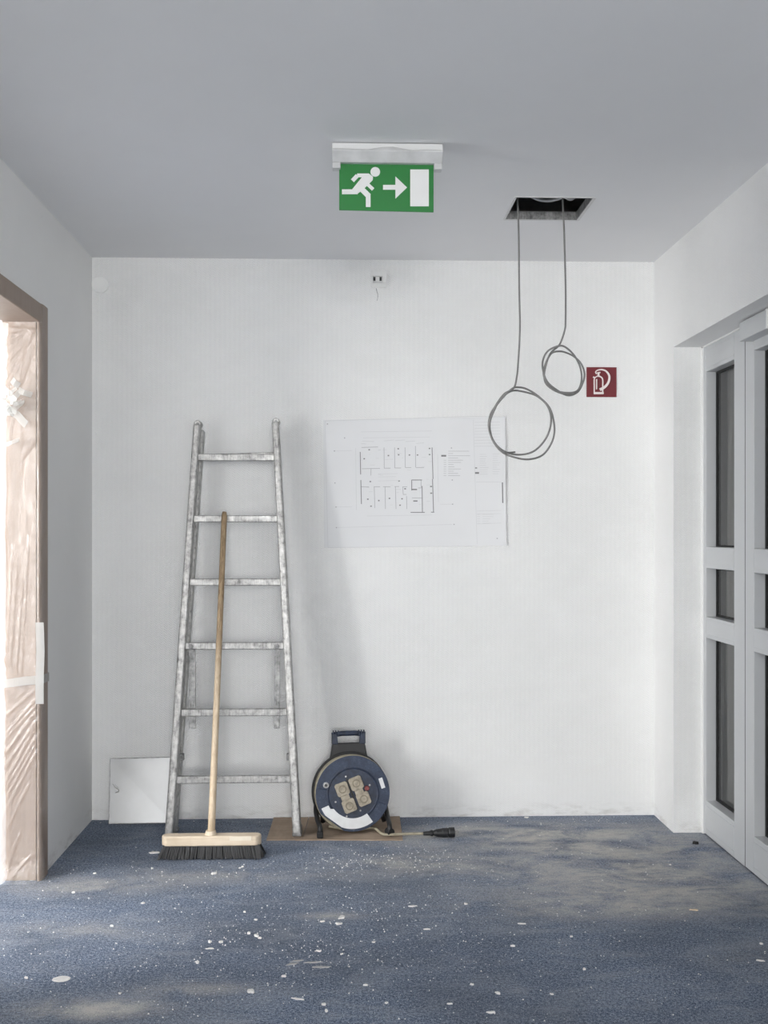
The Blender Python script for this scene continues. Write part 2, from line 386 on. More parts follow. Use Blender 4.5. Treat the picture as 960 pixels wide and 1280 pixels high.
# plastic film wrapped round the far jamb and stretched across the opening
film = thing('plastic_sheeting', 'clear crinkled plastic sheeting taped over the brown door frame', 'plastic sheeting', (XL, 4.2, 0))
def film_grid(path, z0, z1, nz, amp, seed, flare=True, creases=(), step=.010):
    # resample path
    P = [Vector((x, y, 0)) for x, y in path]; L = [0]
    for i in range(1, len(P)): L.append(L[-1] + (P[i]-P[i-1]).length)
    ns = max(8, int(L[-1] / step)); pts = []; nr = []
    for k in range(ns + 1):
        t = L[-1] * k / ns; i = max(j for j in range(len(L)) if L[j] <= t + 1e-9); i = min(i, len(P)-2)
        q = P[i].lerp(P[i+1], (t - L[i]) / (L[i+1] - L[i])); tg = (P[i+1]-P[i]).normalized()
        pts.append(q); nr.append(Vector((-tg.y, tg.x, 0)))
    # smooth normals
    for _ in range(3): nr = [(nr[max(i-1,0)] + nr[i] + nr[min(i+1,ns)]).normalized() for i in range(ns+1)]
    mb = MB(); vv = []
    for j in range(nz + 1):
        z = z0 + (z1 - z0) * j / nz
        for k in range(ns + 1):
            s = L[-1] * k / ns
            fan = max(0, 1 - abs(z - .62) / .25); dg = s * (1 - .0 * fan)
            a = noise.noise(Vector((s*22 + z*(9*fan + 1.2) + seed, z*2.0, seed)))
            a2 = noise.noise(Vector((s*45 - z*4 + seed, z*5.0, 3.1 + seed)))
            top = max(0, min(1, (z - 1.62) / .2))
            a3 = noise.noise(Vector((s*14 + seed, (z + s*.55)*34, 7.7)))
            low = max(0, 1 - z / .16)
            a4 = noise.noise(Vector((s*30, z*40, 1.3 + seed)))
            h = (1 - abs(a)*2.2) * .55 + a2*.35 + top*(1-abs(a3)*2)*.6 + low*a4*1.0
            h = .5 + .5*max(-1, min(1, h))
            cr_ = 0.0
            for (sa_, za_, sb_, zb_, wd_) in creases:
                dx_, dz_ = sb_ - sa_, zb_ - za_; tt = ((s - sa_)*dx_ + (z - za_)*dz_) / (dx_*dx_ + dz_*dz_)
                if -.05 < tt < 1.05:
                    dd = math.hypot(s - sa_ - tt*dx_, z - za_ - tt*dz_); cr_ = max(cr_, math.exp(-(dd/wd_)**2) * min(1, (tt + .05)*8, (1.05 - tt)*8))
            cr_ = max(cr_, .5*low*max(0, 1 - abs(a4)*5))
            edge = min(1, .2 + .8*s/.05) * min(1, s/.01) if flare else 1
            off = edge * (amp * h + .009*cr_ + (.040 * max(0, 1 - z/.07)**2 * min(1, max(0, s - .02)/.05) + .010*low if flare else 0))
            q = pts[k] + nr[k] * off
            vv.append((q.x, q.y, z))
    W = ns + 1
    mb.add(vv, [(j*W+k, j*W+k+1, (j+1)*W+k+1, (j+1)*W+k) for j in range(nz) for k in range(ns)])
    return mb
wrap = [(XL + .0135, 4.172), (XL + .0128, 4.150), (XL + .0095, 4.136), (XL + .003, 4.1275), (XL - .006, 4.127), (XL - .140, 4.134)]
def film_build(mb, name, mat):
    return mb.build(name, M[mat], film, smooth=True)
rc_ = random.Random(12)
cre = [(.172, .715 - .028*k + rc_.uniform(-.01, .01), .285, .60 - .047*k + rc_.uniform(-.02, .02), rc_.uniform(.0022, .0042)) for k in range(9)]
cre += [(.176, 2.05, .288, z_, rc_.uniform(.0018, .0035)) for z_ in (2.055, 2.02, 1.985, 1.94, 1.90, 1.84, 1.78)]
cre += [(.20 + .02*k, 1.22 + rc_.uniform(-.1, .15), .215 + .02*k, .80 + rc_.uniform(-.04, .1), rc_.uniform(.0018, .003)) for k in range(4)]
cre += [(.18, 1.98, .27, 1.70, .003), (.06, 1.78, .22, 1.56, .0025), (.22, 1.95, .26, 1.62, .003), (.285, 1.60, .275, .95, .004), (.20, .36, .285, .16, .003), (.235, .18, .27, .03, .003), (.19, .10, .24, .03, .003), (.10, .09, .16, .04, .003)]
cre = [(a_ - .118, b_, c_ - .105, d_, w_) for a_, b_, c_, d_, w_ in cre]
film_build(film_grid(wrap, .004, 2.14, 430, .005, 2.4, True, cre, .004), 'frame_wrap', 'film')
across = [(XL - .140, 4.134), (XL - .146, 4.04), (XL - .148, 3.6), (XL - .142, 3.14)]
film_build(film_grid(across, .004, 2.072, 260, .030, 9.1, False), 'doorway_sheet', 'film2')
# tape strips
def strip(pts, wdt, up, name='tape', mat='tape'):
    up = Vector(up).normalized(); vv = []; pts = [Vector(p) for p in pts]
    for p in pts: vv += [p - up*wdt/2, p + up*wdt/2]
    return MB().add(vv, [(2*i, 2*i+2, 2*i+3, 2*i+1) for i in range(len(pts)-1)]).build(name, M[mat], film, smooth=True)
yt = 4.112
strip([(-1.270, yt, .735), (-1.225, yt, .742), (-1.18, yt, .748), (XL-.006, yt+.002, .750), (XL+.016, yt+.012, .750), (XL+.0155, 4.224, .748), (XL+.002, 4.232, .748)], .032, (0, 0, 1))
q0, q1 = atY(49.5, 778, 4.106), atY(49.5, 880, 4.106)
strip([q0, q0.lerp(q1, .35) + Vector((.002, .004, 0)), q0.lerp(q1, .7), q1], .030, (1, 0, 0))
# crumpled wad of tape and gathered film stuck on the jamb
rnd = random.Random(4)
cb = MB()
for k in range(16):
    px = rnd.gauss(8, 8); py = 500 + rnd.gauss(0, 16); p = atY(max(-6, px), py, 4.105 - rnd.random()*.03)
    a = rnd.uniform(-.9, 1.3); L_ = rnd.uniform(.03, .08); d = Vector((math.cos(a)*.7, rnd.uniform(-.3, .2), math.sin(a))) * L_
    n_ = Vector((-math.sin(a), rnd.uniform(-.6, .6), math.cos(a))).normalized() * rnd.uniform(.006, .014)
    mid = p + d*.5 + Vector((0, -.012, 0))
    cb = MB(); cb.add([p - n_, p + n_, mid + n_*.6, mid - n_*1.2, p + d - n_, p + d + n_*.7], [(0, 3, 2, 1), (3, 4, 5, 2)])
    cb.build('tape_scrap', M['tape'], film, smooth=False)
p = [atY(*q, 4.10) for q in ((16, 515), (22, 519), (29, 527), (33, 531))]
strip(p, .028, (.5, 0, .8), 'tape')

# ------------------------------------------------------------------ right: grey glazed screen (side light + door leaf)
XF = XR + .126                                          # face of frame towards the hall
dep = .065
def yx(px): return atX(px, 700, XF).y
zs_side = [atX(883, v, XF).z for v in (450, 684, 710, 771, 797, 1001)]
zs_leaf = [atX(942, v, XF).z for v in (455, 685.5, 716, 784.5, 815, 1045)]
zs = [(a + b_)/2 for a, b_ in zip(zs_side, zs_leaf)]
print('rail heights', zs, [round(a-b_, 3) for a, b_ in zip(zs_side, zs_leaf)])
def glazed(root, ya, yb, sl, sr, z0, z1, mats, zl):
    """ya > yb (far to near); stiles of width sl (far) and sr (near); rails from zl"""
    oa, ob = ya - sl, yb + sr
    def bx_(nm, y0, y1, za, zb, m='frame', x0=XF, x1=XF+dep, bev=.0025): return MB().box(x0, x1, y0, y1, za, zb).build(nm, M[m], root, bevel=bev)
    bx_('stile', oa, ya, z0, z1); bx_('stile', yb, ob, z0, z1)
    rails = [(zl[0], z1), (zl[2], zl[1]), (zl[4], zl[3]), (z0, zl[5])]
    for za, zb in rails:
        bx_('rail', ob, oa, za, zb)
        if zb - za < .2:
            for k in (.16, .84): MB().box(XF - .0012, XF + .001, ob + .002, oa - .002, za + (zb-za)*k - .002, za + (zb-za)*k + .002).build('bead', M['frame'], root)
    for za, zb in ((zl[1], zl[0]), (zl[3], zl[2]), (zl[5], zl[4])):
        xg = XF + .047; g = .013
        MB().box(xg - .004, xg + .012, oa - g, oa, za, zb).box(xg - .004, xg + .012, ob, ob + g, za, zb)\
            .box(xg - .004, xg + .012, ob + g, oa - g, za, za + g*.6).box(xg - .004, xg + .012, ob + g, oa - g, zb - g*.6, zb).build('gasket', M['gasket'], root)
        MB().box(xg, xg + .006, ob + .002, oa - .002, za + .002, zb - .002).build('pane', M['glass'], root)
yF0 = DR1 - .012; ygap = yx(931.5)
w1 = sempty('window_1', (XF, yF0, 0))
glazed(w1, yF0, ygap + .007, yF0 - yx(882.5), yx(917.5) - ygap - .007, .006, DRZ - .004, None, zs)
d2 = sempty('door_2', (XF, ygap, 0))
MB().box(XF + .0012, XF + .05, ygap + .0002, ygap + .0068, .008, DRZ - .01).build('gap_seal', M['gasket'], d2)
leaf_top = zs[0] + .075
wl = .98
glazed(d2, ygap, ygap - wl, ygap - yx(942.3), .09, .008, leaf_top, None, zs)
MB().box(XF + .006, XF + dep, DR0, ygap + .004, leaf_top + .006, DRZ - .004).build('frame_head', M['frame'], d2, bevel=.002)
MB().box(XF + .006, XF + dep, DR0, ygap - wl - .006, .006, leaf_top + .006).build('frame_side', M['frame'], d2, bevel=.002)
MB().box(XF + .02, XF + dep - .01, ygap - wl, ygap + .02, .0, .008).build('threshold', M['gasket'], d2)
# sealing bead round the niche
MB().box(XF - .004, XF + .03, DR1 - .014, DR1 + .001, 0, DRZ).box(XF - .004, XF + .03, ygap, DR1, DRZ - .006, DRZ + .001).build('sealant', M['sign_white'], w1)
# door closer: body on the frame head, slide rail on the leaf
cl = atX(924, 410, XF - .05); y_far = cl.y; zt_, zb_ = atX(924, 404, XF - .05).z, atX(924, 427, XF - .05).z
dc = MB().box(XF - .05, XF + .008, y_far - .27, y_far, zb_, zt_).build('door_closer', M['frame'], d2, bevel=.003)
MB().box(XF - .052, XF, y_far - .276, y_far - .270, zb_, zt_).build('closer_cap', M['sign_white'], d2)
zr = leaf_top - .006
MB().box(XF - .030, XF + .001, ygap - .95, ygap - .055, zr - .026, zr).build('slide_rail', M['frame'], d2, bevel=.003)
MB().tube([(XF - .034, ygap - .075, zr + .012), (XF - .03, ygap - .5, zr + .016), (XF - .03, ygap - .9, zr + .016)], .005).build('closer_arm', M['alu'], d2, smooth=True)
MB().lathe([(.0, 0), (.009, 0), (.009, .028), (.0, .028)], Matrix.Translation((XF - .036, ygap - .075, zr - .004)), 16).build('arm_pivot', M['alu'], d2)
# plastic curtain hung on the far side of the glazing
cur = MB(); vv = []; nz, ny = 60, 60
xcu = XF + .098
for j in range(nz + 1):
    z = .02 + 2.03 * j / nz
    for k in range(ny + 1):
        y = 4.12 + (4.695 - 4.12) * k / ny
        h = noise.noise(Vector((y*9 + z*.5, z*.5, 2.2)))*.035 + noise.noise(Vector((y*26 + z*.3, z*.7, 5)))*.014
        vv.append((xcu + h, y, z))
cur.add(vv, [(j*(ny+1)+k, j*(ny+1)+k+1, (j+1)*(ny+1)+k+1, (j+1)*(ny+1)+k) for j in range(nz) for k in range(ny)])
cob = cur.build('dust_curtain', M['film2'], None, smooth=True)
tag(cob, 'plastic dust curtain hanging behind the glazed grey door', 'plastic curtain')

# ------------------------------------------------------------------ emergency exit sign
YS = 3.50
ex = thing('exit_sign', 'green emergency exit sign with running figure hanging from the ceiling', 'exit sign', (.13, YS, ZC))
def P(px, py, Y=YS): return atY(px, py, Y)
a, b_ = P(415, 179), P(553.5, 181.5)
zb0 = P(480, 207).z
xa, xb = a.x, b_.x
prof = [(YS, ZC), (YS - .006, ZC - .004), (YS - .016, ZC - .030), (YS + .012, ZC - .058), (YS + .055, ZC - .058), (YS + .075, ZC - .03), (YS + .08, ZC)]
MB().prism([(xa, y, z) for y, z in prof], (xb - xa, 0, 0)).build('housing', M['grey_pl'], ex, bevel=.002)
# ragged rest of masking paper on the housing front
mp = MB(); top = [(xa + .002, ZC - .003), (xb - .002, ZC - .003)]
edge = [(xb - .002, ZC - .026), (xb - .05, ZC - .024), (xb - .10, ZC - .027), (xb - .13, ZC - .021), (xb - .16, ZC - .015), (xb - .20, ZC - .018), (xb - .24, ZC - .026), (xa + .06, ZC - .024), (xa + .002, ZC - .023)]
def slopeY(z): return YS - .0075 - (ZC - .004 - z)/.026*.0100
mp.prism([(x, slopeY(z), z) for x, z in [(xa + .002, ZC - .004), (xb - .002, ZC - .004)] + edge], (0, -.0008, 0)).build('masking_paper', M['sign_white'], ex)
for x0 in (xa, xb - .028):
    MB().box(x0 + .001, x0 + .027, YS + .014, YS + .05, ZC - .076, ZC - .052).build('bracket', M['grey_pl'], ex, bevel=.002)
YP = YS + .030
pl = [atY(424, 206, YP), atY(542, 209, YP), atY(541, 264.5, YP), atY(424, 261.5, YP)]
x0, x1 = pl[0].x, pl[1].x; zt0, zb0 = ZC - .0565, (pl[2].z + pl[3].z)/2
ztl = zt0
plate = MB().prism([(x0, YP, zb0), (x1, YP, zb0 - .004), (x1, YP, ztl), (x0, YP, ztl)], (0, .006, 0)).build('sign_plate', M['green'], ex, bevel=.0008)
def pic(polys, name, conv, Y, mat, parent, th=.0010):
    mb = MB()
    for ip, poly in enumerate(polys):
        pts = [conv(*q) for q in poly]; tk = th + ip * .00012
        # keep the front face turned to -Y
        ar = sum(pts[i].x*pts[(i+1) % len(pts)].z - pts[(i+1) % len(pts)].x*pts[i].z for i in range(len(pts)))
        if ar < 0: pts = pts[::-1]
        mb.prism([(q.x, Y - tk, q.z) for q in pts], (0, tk, 0))
    return mb.build(name, mat, parent)
cz = lambda zx, zy: atY(400 + zx/5.647, 160 + zy/5.647, YP)         # from the enlarged crop to the plate
circ = [(390 + 34*math.cos(k*math.pi/12), 310 + 34*math.sin(k*math.pi/12)) for k in range(24)]
man = [circ, [(312,328),(345,322),(374,345),(372,368),(300,440),(268,455),(228,432)]]
for p_, q_, w_ in (((229,373),(264,336),29),((262,335),(345,335),26),((330,392),(375,434),24),((155,451),(266,451),34),((252,452),(300,415),36),((290,428),(345,482),38),((340,470),(340,558),33)):
    dx_, dy_ = q_[0]-p_[0], q_[1]-p_[1]; l_ = math.hypot(dx_, dy_); nx_, ny2 = -dy_/l_*w_/2, dx_/l_*w_/2
    man.append([(p_[0]+nx_, p_[1]+ny2), (q_[0]+nx_, q_[1]+ny2), (q_[0]-nx_, q_[1]-ny2), (p_[0]-nx_, p_[1]-ny2)])
pic(man, 'running_figure', cz, YP, M['sign_white'], ex)
pic([[(445,402),(532,402),(532,342),(614,420),(532,500),(532,436),(445,436)]], 'arrow', cz, YP, M['sign_white'], ex)
pic([[(637,293),(768,293),(768,553),(637,553)]], 'door_symbol', cz, YP, M['sign_white'], ex)

# ------------------------------------------------------------------ hanging cables
YCB = 4.20
def cable(name, pix, label, seed, Yc=YCB, r=.0037):
    rn = random.Random(seed); pts = []
    for k, (px, py) in enumerate(pix):
        p = atY(px, py, Yc); 
        if py > 420: p.y += .012*math.sin(k*1.3) + rn.uniform(-.004, .004)
        pts.append(p)
    pts = [pts[0] + Vector((.03, -.12, .30)), pts[0] + Vector((.004, -.02, .12))] + pts
    o = MB().tube(catmull(pts, 7), r, 8).build(name, M['cable'], None, smooth=True)
    return tag(o, label, 'cable', 'cables hanging from the ceiling hatch')
z5 = lambda L: [(600 + x/5.053, 400 + y/5.053) for x, y in L]
c1 = [(647,240),(647.5,262),(648.5,300),(649,360)] + z5([(252,0),(250,120),(246,250),(235,350),(210,432),(150,470),(100,540),(62,620),(60,700),(95,785),(160,835),(250,850),(345,826),(418,745),(444,645),(428,550),(365,480),(270,450),(195,450),
     (125,505),(78,595),(62,665),(80,755),(140,835),(220,870),(310,880),(400,850),(455,770),(467,680),(440,565),(380,490),(310,440),(250,425),(195,440),(110,530),(62,610),(70,720),(105,795),(135,832),(180,838),(222,834)])
c2 = [(703.5,240),(704,262),(705.5,300),(707,360)] + z5([(540,0),(536,60),(518,128),(495,165),(440,215),(412,290),(408,360),(430,410),(490,450),(570,462),(620,440),(645,370),(635,290),(590,220),(530,172),(485,168),(430,195),(402,250),(397,310),
     (418,388),(480,440),(555,474),(610,460),(637,420),(656,350),(640,280),(600,230),(550,205),(500,200),(450,212),(417,270),(404,340),(438,420),(510,465),(590,466)])
cable('hanging_cable', c1, 'long grey cable from ceiling hatch ending in a large loose coil', 1)
cable('hanging_cable', c2, 'shorter grey cable from ceiling hatch ending in a small tight coil by red sign', 2, YCB + .02)
lp = [atY(*q, 4.25) for q in ((648, 225), (656, 238), (668, 247.5), (683, 251), (696, 249), (705, 246), (713, 249), (720, 244), (730, 228))]
o = MB().tube(catmull(lp, 7), .0060, 8).build('slack_cable', M['grey_pl'], None, smooth=True)
tag(o, 'slack loop of pale cable lying inside the ceiling hatch', 'cable')

# ------------------------------------------------------------------ fire extinguisher sign
fs = thing('fire_extinguisher_sign', 'square dark red fire extinguisher sign on the back wall', 'sign', (1.17, YB, 1.985))
a, b_ = atY(733, 459, YB), atY(770.5, 496.5, YB)
MB().box(a.x, b_.x, YB - .004, YB + .001, b_.z, a.z).build('sign_plate', M['red'], fs, bevel=.0008)
cf = lambda zx, zy: atY(720 + zx/13.714, 440 + zy/13.714, YB - .004)
def stroke(pts, wds):
    """thick polyline (in crop pixels) as quads"""
    out = []
    for i in range(len(pts)-1):
        (x0_, y0_), (x1_, y1_) = pts[i], pts[i+1]; dx, dy = x1_-x0_, y1_-y0_; l = math.hypot(dx, dy) or 1
        nx, ny_ = -dy/l, dx/l; a_, c_ = wds[i]*.62, wds[i+1]*.62; ex_, ey_ = dx/l*1.5, dy/l*1.5
        out.append([(x0_-ex_+nx*a_, y0_-ey_+ny_*a_), (x1_+ex_+nx*c_, y1_+ey_+ny_*c_), (x1_+ex_-nx*c_, y1_+ey_-ny_*c_), (x0_-ex_-nx*a_, y0_-ey_-ny_*a_)])
    return out
def cr2(pts, n=5): return [(q.x, q.y) for q in catmull([(x, y, 0) for x, y in pts], n)]
body = cr2([(312,715),(312,600),(312,470),(335,432),(380,415),(430,432),(456,480),(456,600),(456,715)], 4)
hose = cr2([(352,375),(335,350),(352,322),(400,306),(450,306),(510,330),(555,385),(568,440),(555,510),(520,570),(470,615),(408,648)], 4)
wd = [14 + 26*(k/(len(hose)-1))**2 for k in range(len(hose))]
S_ = stroke(body, [16]*len(body)) + stroke(hose, wd) + stroke([(305,708),(465,708)], [28, 28]) + stroke([(380,412),(380,362)], [24, 20]) + stroke([(362,362),(408,355)], [16, 16]) \
   + stroke([(348,470),(348,640)], [11, 11]) + stroke([(290,432),(318,444)], [16, 16])
pic(S_, 'extinguisher_symbol', cf, YB - .004, M['pink_white'], fs, .0008)

# ------------------------------------------------------------------ floor plan sheet on the back wall
fp = thing('floor_plan', 'large white architectural floor plan sheet taped to the back wall', 'floor plan', (.32, YB, 1.52))
def wav(x, z):
    k = .0016*math.sin(x*9 + 1) + .001*math.sin(z*14 + x*5) + .001
    r = max(0, (x - .62)/.11); bt = max(0, (1.30 - z)/.08); k += .0035*r*r + .003*bt*bt*min(1, max(0, (x - .4)*3))
    return YB - .0007 - max(0, k)
A, B, C_, D = (atY(404, 525, YB), atY(631, 521, YB), atY(632.5, 682, YB), atY(405, 685, YB))
nx, nz = 48, 34; vv = []
for j in range(nz + 1):
    for k in range(nx + 1):
        p = A.lerp(B, k/nx).lerp(D.lerp(C_, k/nx), j/nz); vv.append((p.x, wav(p.x, p.z), p.z))
sh = MB().add(vv, [(j*(nx+1)+k, (j+1)*(nx+1)+k, (j+1)*(nx+1)+k+1, j*(nx+1)+k+1) for j in range(nz) for k in range(nx)]).build('paper_sheet', M['paper'], fp)
so = sh.modifiers.new('thick', 'SOLIDIFY'); so.thickness = .0004; so.offset = 0
zp = lambda zx, zy: atY(400 + zx/4, 510 + zy/4, YB)                      # 4x crop of the sheet
zq = lambda zx, zy: atY(440 + zx/8, 540 + zy/8, YB)                      # 8x crop of the drawing
def lines(segs, name, mat):
    mb = MB()
    for (p, q, wd_) in segs:
        L_ = (q - p).length; n_ = max(1, int(L_ / .03)); d = (q - p).normalized(); u_ = Vector((-d.z, 0, d.x)) * wd_/2
        vv = []
        for i in range(n_ + 1):
            m = p.lerp(q, i/n_)
            for sgn in (-1, 1):
                e = m + u_*sgn; vv.append((e.x, wav(e.x, e.z) - .0006, e.z))
        mb.add(vv, [(2*i, 2*i+1, 2*i+3, 2*i+2) for i in range(n_)])
    o = mb.build(name, mat, fp); o['kind'] = 'stuff'; so_ = o.modifiers.new('thick', 'SOLIDIFY'); so_.thickness = .0003; so_.offset = 0
    return o
px = .0036
def sq(L_, wd_): return [(zq(a_, b1), zq(c1_, d1_), wd_*px) for a_, b1, c1_, d1_ in L_]
def sp(L_, wd_): return [(zp(a_, b1), zp(c1_, d1_), wd_*px) for a_, b1, c1_, d1_ in L_]
dark = sq([(800,155,810,470),(805,470,815,800),(82,200,86,425),(88,480,94,720),(790,802,822,802)], .95)
dark += sq([(595,480,700,480),(597,480,597,585),(700,540,704,800),(585,804,728,804)], .95)
dark += sq([(595,575,650,575),(612,690,655,690),(780,545,800,545),(782,612,802,612),(522,568,540,568)], 1.5)
dark += [(zp(911,372), zp(913,475), .0052), (zp(606,239), zp(631,239), .008), (zp(775,325), zp(795,325), .008), (zp(775,300), zp(785,300), .005)]
rd = random.Random(8)
for (x, y) in [(172,178),(122,268),(462,168),(466,228),(364,236),(574,230),(655,230),(775,165),(775,226),(470,490),(183,496),(158,672),(190,742),(268,686),(374,664),(480,732),(500,668)]:
    p = zq(x, y); dark.append((p - Vector((.0035, 0, 0)), p + Vector((.0035, 0, 0)), .0055))
lines(dark, 'printed_walls', M['ink'])
mid = sq([(320,155,322,360),(425,155,428,358),(530,155,532,356),(634,140,636,355),(320,362,385,362),(425,360,490,360),(532,356,592,356),(640,356,720,356),(100,368,280,364),(190,370,188,435),
          (218,548,280,548),(222,548,228,760),(330,548,334,770),(434,546,440,770),(310,548,385,548),(425,546,470,546),(505,548,552,548),(508,548,512,625),(545,640,548,770),(510,625,545,625),(95,548,170,550),(690,480,690,560),(600,660,700,660),(96,155,260,150),(660,560,690,560)], .62)
for i, (y, x2) in enumerate([(216,745),(228,665),(239,750),(250,690),(261,715),(272,705),(283,668),(294,672),(305,705),(316,668),(327,690),(338,700)]):
    mid += sp([(641, y, x2, y)], .45)
    if i > 3: mid += sp([(618, y, 631, y)], .4)
for x, y in ((37,80),(72,215),(75,375),(80,495),(82,598),(657,200),(661,360),(663,481),(670,582),(885,652),(123,150)):
    p = zp(x, y); mid.append((p - Vector((.0025, 0, 0)), p + Vector((.0025, 0, 0)), .005))
lines(mid, 'printed_partitions', M['ink_l'])
pale = sp([(25,65,765,42),(765,42,920,45),(25,65,40,700),(40,698,760,690),(75,215,160,213),(78,495,160,494),(85,598,660,582),(600,481,660,481),(766,60,785,680),(205,120,560,115),(215,150,550,145),
           (235,540,560,535),(780,370,905,370),(785,515,905,512),(785,530,905,528),(785,580,905,575),(178,200,182,510),(588,230,592,470),(290,330,390,328),(290,345,380,343),(290,365,400,362)], .45)
for i in range(9): pale += sp([(772, 72 + i*15, 900, 70 + i*15)], .45)
for i in range(10): pale += sp([(798, 232 + i*11, 835 + rd.randint(-12, 12), 232 + i*11), (862, 230 + i*11, 893 + rd.randint(-8, 8), 230 + i*11)], .5)
for i in range(5): pale += sp([(785, 532 + i*11, 800, 532 + i*11), (812, 532 + i*11, 850 + rd.randint(-10, 20), 532 + i*11)], .5)
for i in range(26):
    x, y = rd.uniform(210, 550), rd.uniform(205, 515); pale += sp([(x, y, x + rd.uniform(8, 26), y)], .45)
pale += sp([(210,165,270,168),(320,165,370,160),(375,163,425,160),(428,168,475,165),(205,178,230,180),(480,178,520,174)], .6)
lines(pale, 'printed_notes', M['ink_s'])

# ------------------------------------------------------------------ small fittings on the back wall
sk = thing('junction_box', 'small white wall junction box with its cover missing', 'junction box', (.145, YB, 2.44))
a, b_ = atY(463.5, 338.5, YB), atY(483, 359.5, YB)
x0, x1, z0, z1 = a.x, b_.x, b_.z, a.z; mx = (x0 + x1)/2
MB().box(x0, x1, YB - .009, YB + .001, z0, z0 + .018).box(x0, x1, YB - .009, YB + .001, z1 - .026, z1).box(x0, x0 + .009, YB - .009, YB + .001, z0 + .018, z1 - .026)\
    .box(x1 - .018, x1, YB - .014, YB + .001, z0 + .018, z1 - .026).build('cover_frame', M['white_pl'], sk, bevel=.001)
MB().box(x0 + .008, x1 - .017, YB - .0015, YB + .001, z0 + .017, z1 - .025).build('recess', M['grey_pl'], sk)
for xq in (x0 + .011, x1 - .036): MB().box(xq, xq + .014, YB - .005, YB - .001, z0 + .030, z0 + .047).build('terminal', M['black'], sk, bevel=.001)
MB().box(mx - .014, mx + .004, YB - .006, YB - .001, z0 + .028, z0 + .048).build('connector', M['white_pl'], sk, bevel=.001)
ck = MB(); cp = [atY(*q, YB) for q in ((470.3, 360.5), (471, 364), (472.3, 368), (472.2, 372), (471.3, 376))]
for i in range(4):
    ck.beam(cp[i] - Vector((0, .0002, 0)), cp[i+1] - Vector((0, .0002, 0)), .0042 - i*.0006, .0006)
ck.build('plaster_crack', M['plaster_grey'], wb)
cv = atY(125.5, 356.0, YB)
rc = thing('cover_plate', 'round white blank cover plate high in the left wall corner', 'cover plate', (cv.x, YB, cv.z))
mt = Matrix.Translation((cv.x, YB + .001, cv.z)) @ Matrix.Rotation(math.radians(90), 4, 'X')
MB().lathe([(0, 0), (.0385, 0), (.0385, .006), (.036, .009), (0, .0095)], mt, 40).build('disc', M['wall_l'], rc)
MB().lathe([(0, .0093), (.026, .0093), (.026, .0104), (0, .0108)], mt, 40).build('raised_centre', M['wall_l'], rc)

# ------------------------------------------------------------------ folded aluminium ladder
ld = thing('step_ladder', 'worn folded aluminium step ladder leaning on the back wall', 'ladder', (-.48, 4.7, 0))
fb, ft = 4.705, 4.865                                     # front stile centre depth at foot and at top
def ly(z): return fb + (ft - fb) * z / 1.80
def lz(px, py):                                           # pixel on the ladder's front plane
    Y = fb
    for _ in range(12): p = atY(px, py, Y); Y = ly(p.z)
    return p
SW, SD = .030, .062
sL0, sL1 = lz(212, 1046), lz(247, 531); sR0, sR1 = lz(371.5, 1049), lz(344.5, 528)
sL0.z = .003; sR0.z = .009; sL0.y = sR0.y = fb
for p, q in ((sL0, sL1), (sR0, sR1)):
    MB().beam(p, q, .036, SD, w1=.030).build('stile', M['alu'], ld, bevel=.009, seg=3)
def on(pL, pR, py):                                       # rung end centres at an image height
    za = lz(300, py).z; t = za / sL1.z
    return sL0.lerp(sL1, (za - sL0.z)/(sL1.z - sL0.z)), sR0.lerp(sR1, (za - sR0.z)/(sR1.z - sR0.z))
rungs = []
for i, py in enumerate((572, 648.5, 727.5, 807, 890, 973.5)):
    a, b_ = on(0, 0, py); rungs.append((a, b_))
    off = Vector((0, -.004, 0))
    MB().beam(a + off, b_ + off, .030, .030, side=(0, 0, 1)).build('rung', M['alu'], ld, bevel=.004)
# rear support section, folded behind
rb0, rb1 = .085, .060
rL0, rL1 = sL0 + Vector((.004, rb0, 0)), sL1 + Vector((.010, rb1, -.02))
rR0, rR1 = sR0 + Vector((-.004, rb0, 0)), sR1 + Vector((-.002, rb1, -.02))
for p, q in ((rL0, rL1), (rR0, rR1)): MB().beam(p, q, .030, .056, w1=.026).build('rear_stile', M['alu'], ld, bevel=.006)
for zc_ in (1.66,):
    t = zc_/1.78; MB().beam(rL0.lerp(rL1, t), rR0.lerp(rR1, t), .022, .022, side=(0, 0, 1)).build('rear_rung', M['alu'], ld, bevel=.003)
# hinge knuckles on top
for q, r_ in ((sL1, rL1), (sR1, rR1)):
    m = Matrix.Translation(q + Vector((.003, -.024, .002))) @ Matrix.Rotation(math.radians(-90), 4, 'X')
    MB().lathe([(0, 0), (.013, 0), (.016, .003), (.016, .060), (0, .060)], m, 20).build('hinge', M['alu'], ld)
    MB().lathe([(0, -.004), (.006, -.004), (.006, .003), (0, .003)], m, 12).build('hinge_bolt', M['alu_dark'], ld)
    MB().beam(q + Vector((0, .02, -.05)), q + Vector((0, .028, .006)), .016, .03).build('hinge_plate', M['alu_dark'], ld, bevel=.004)
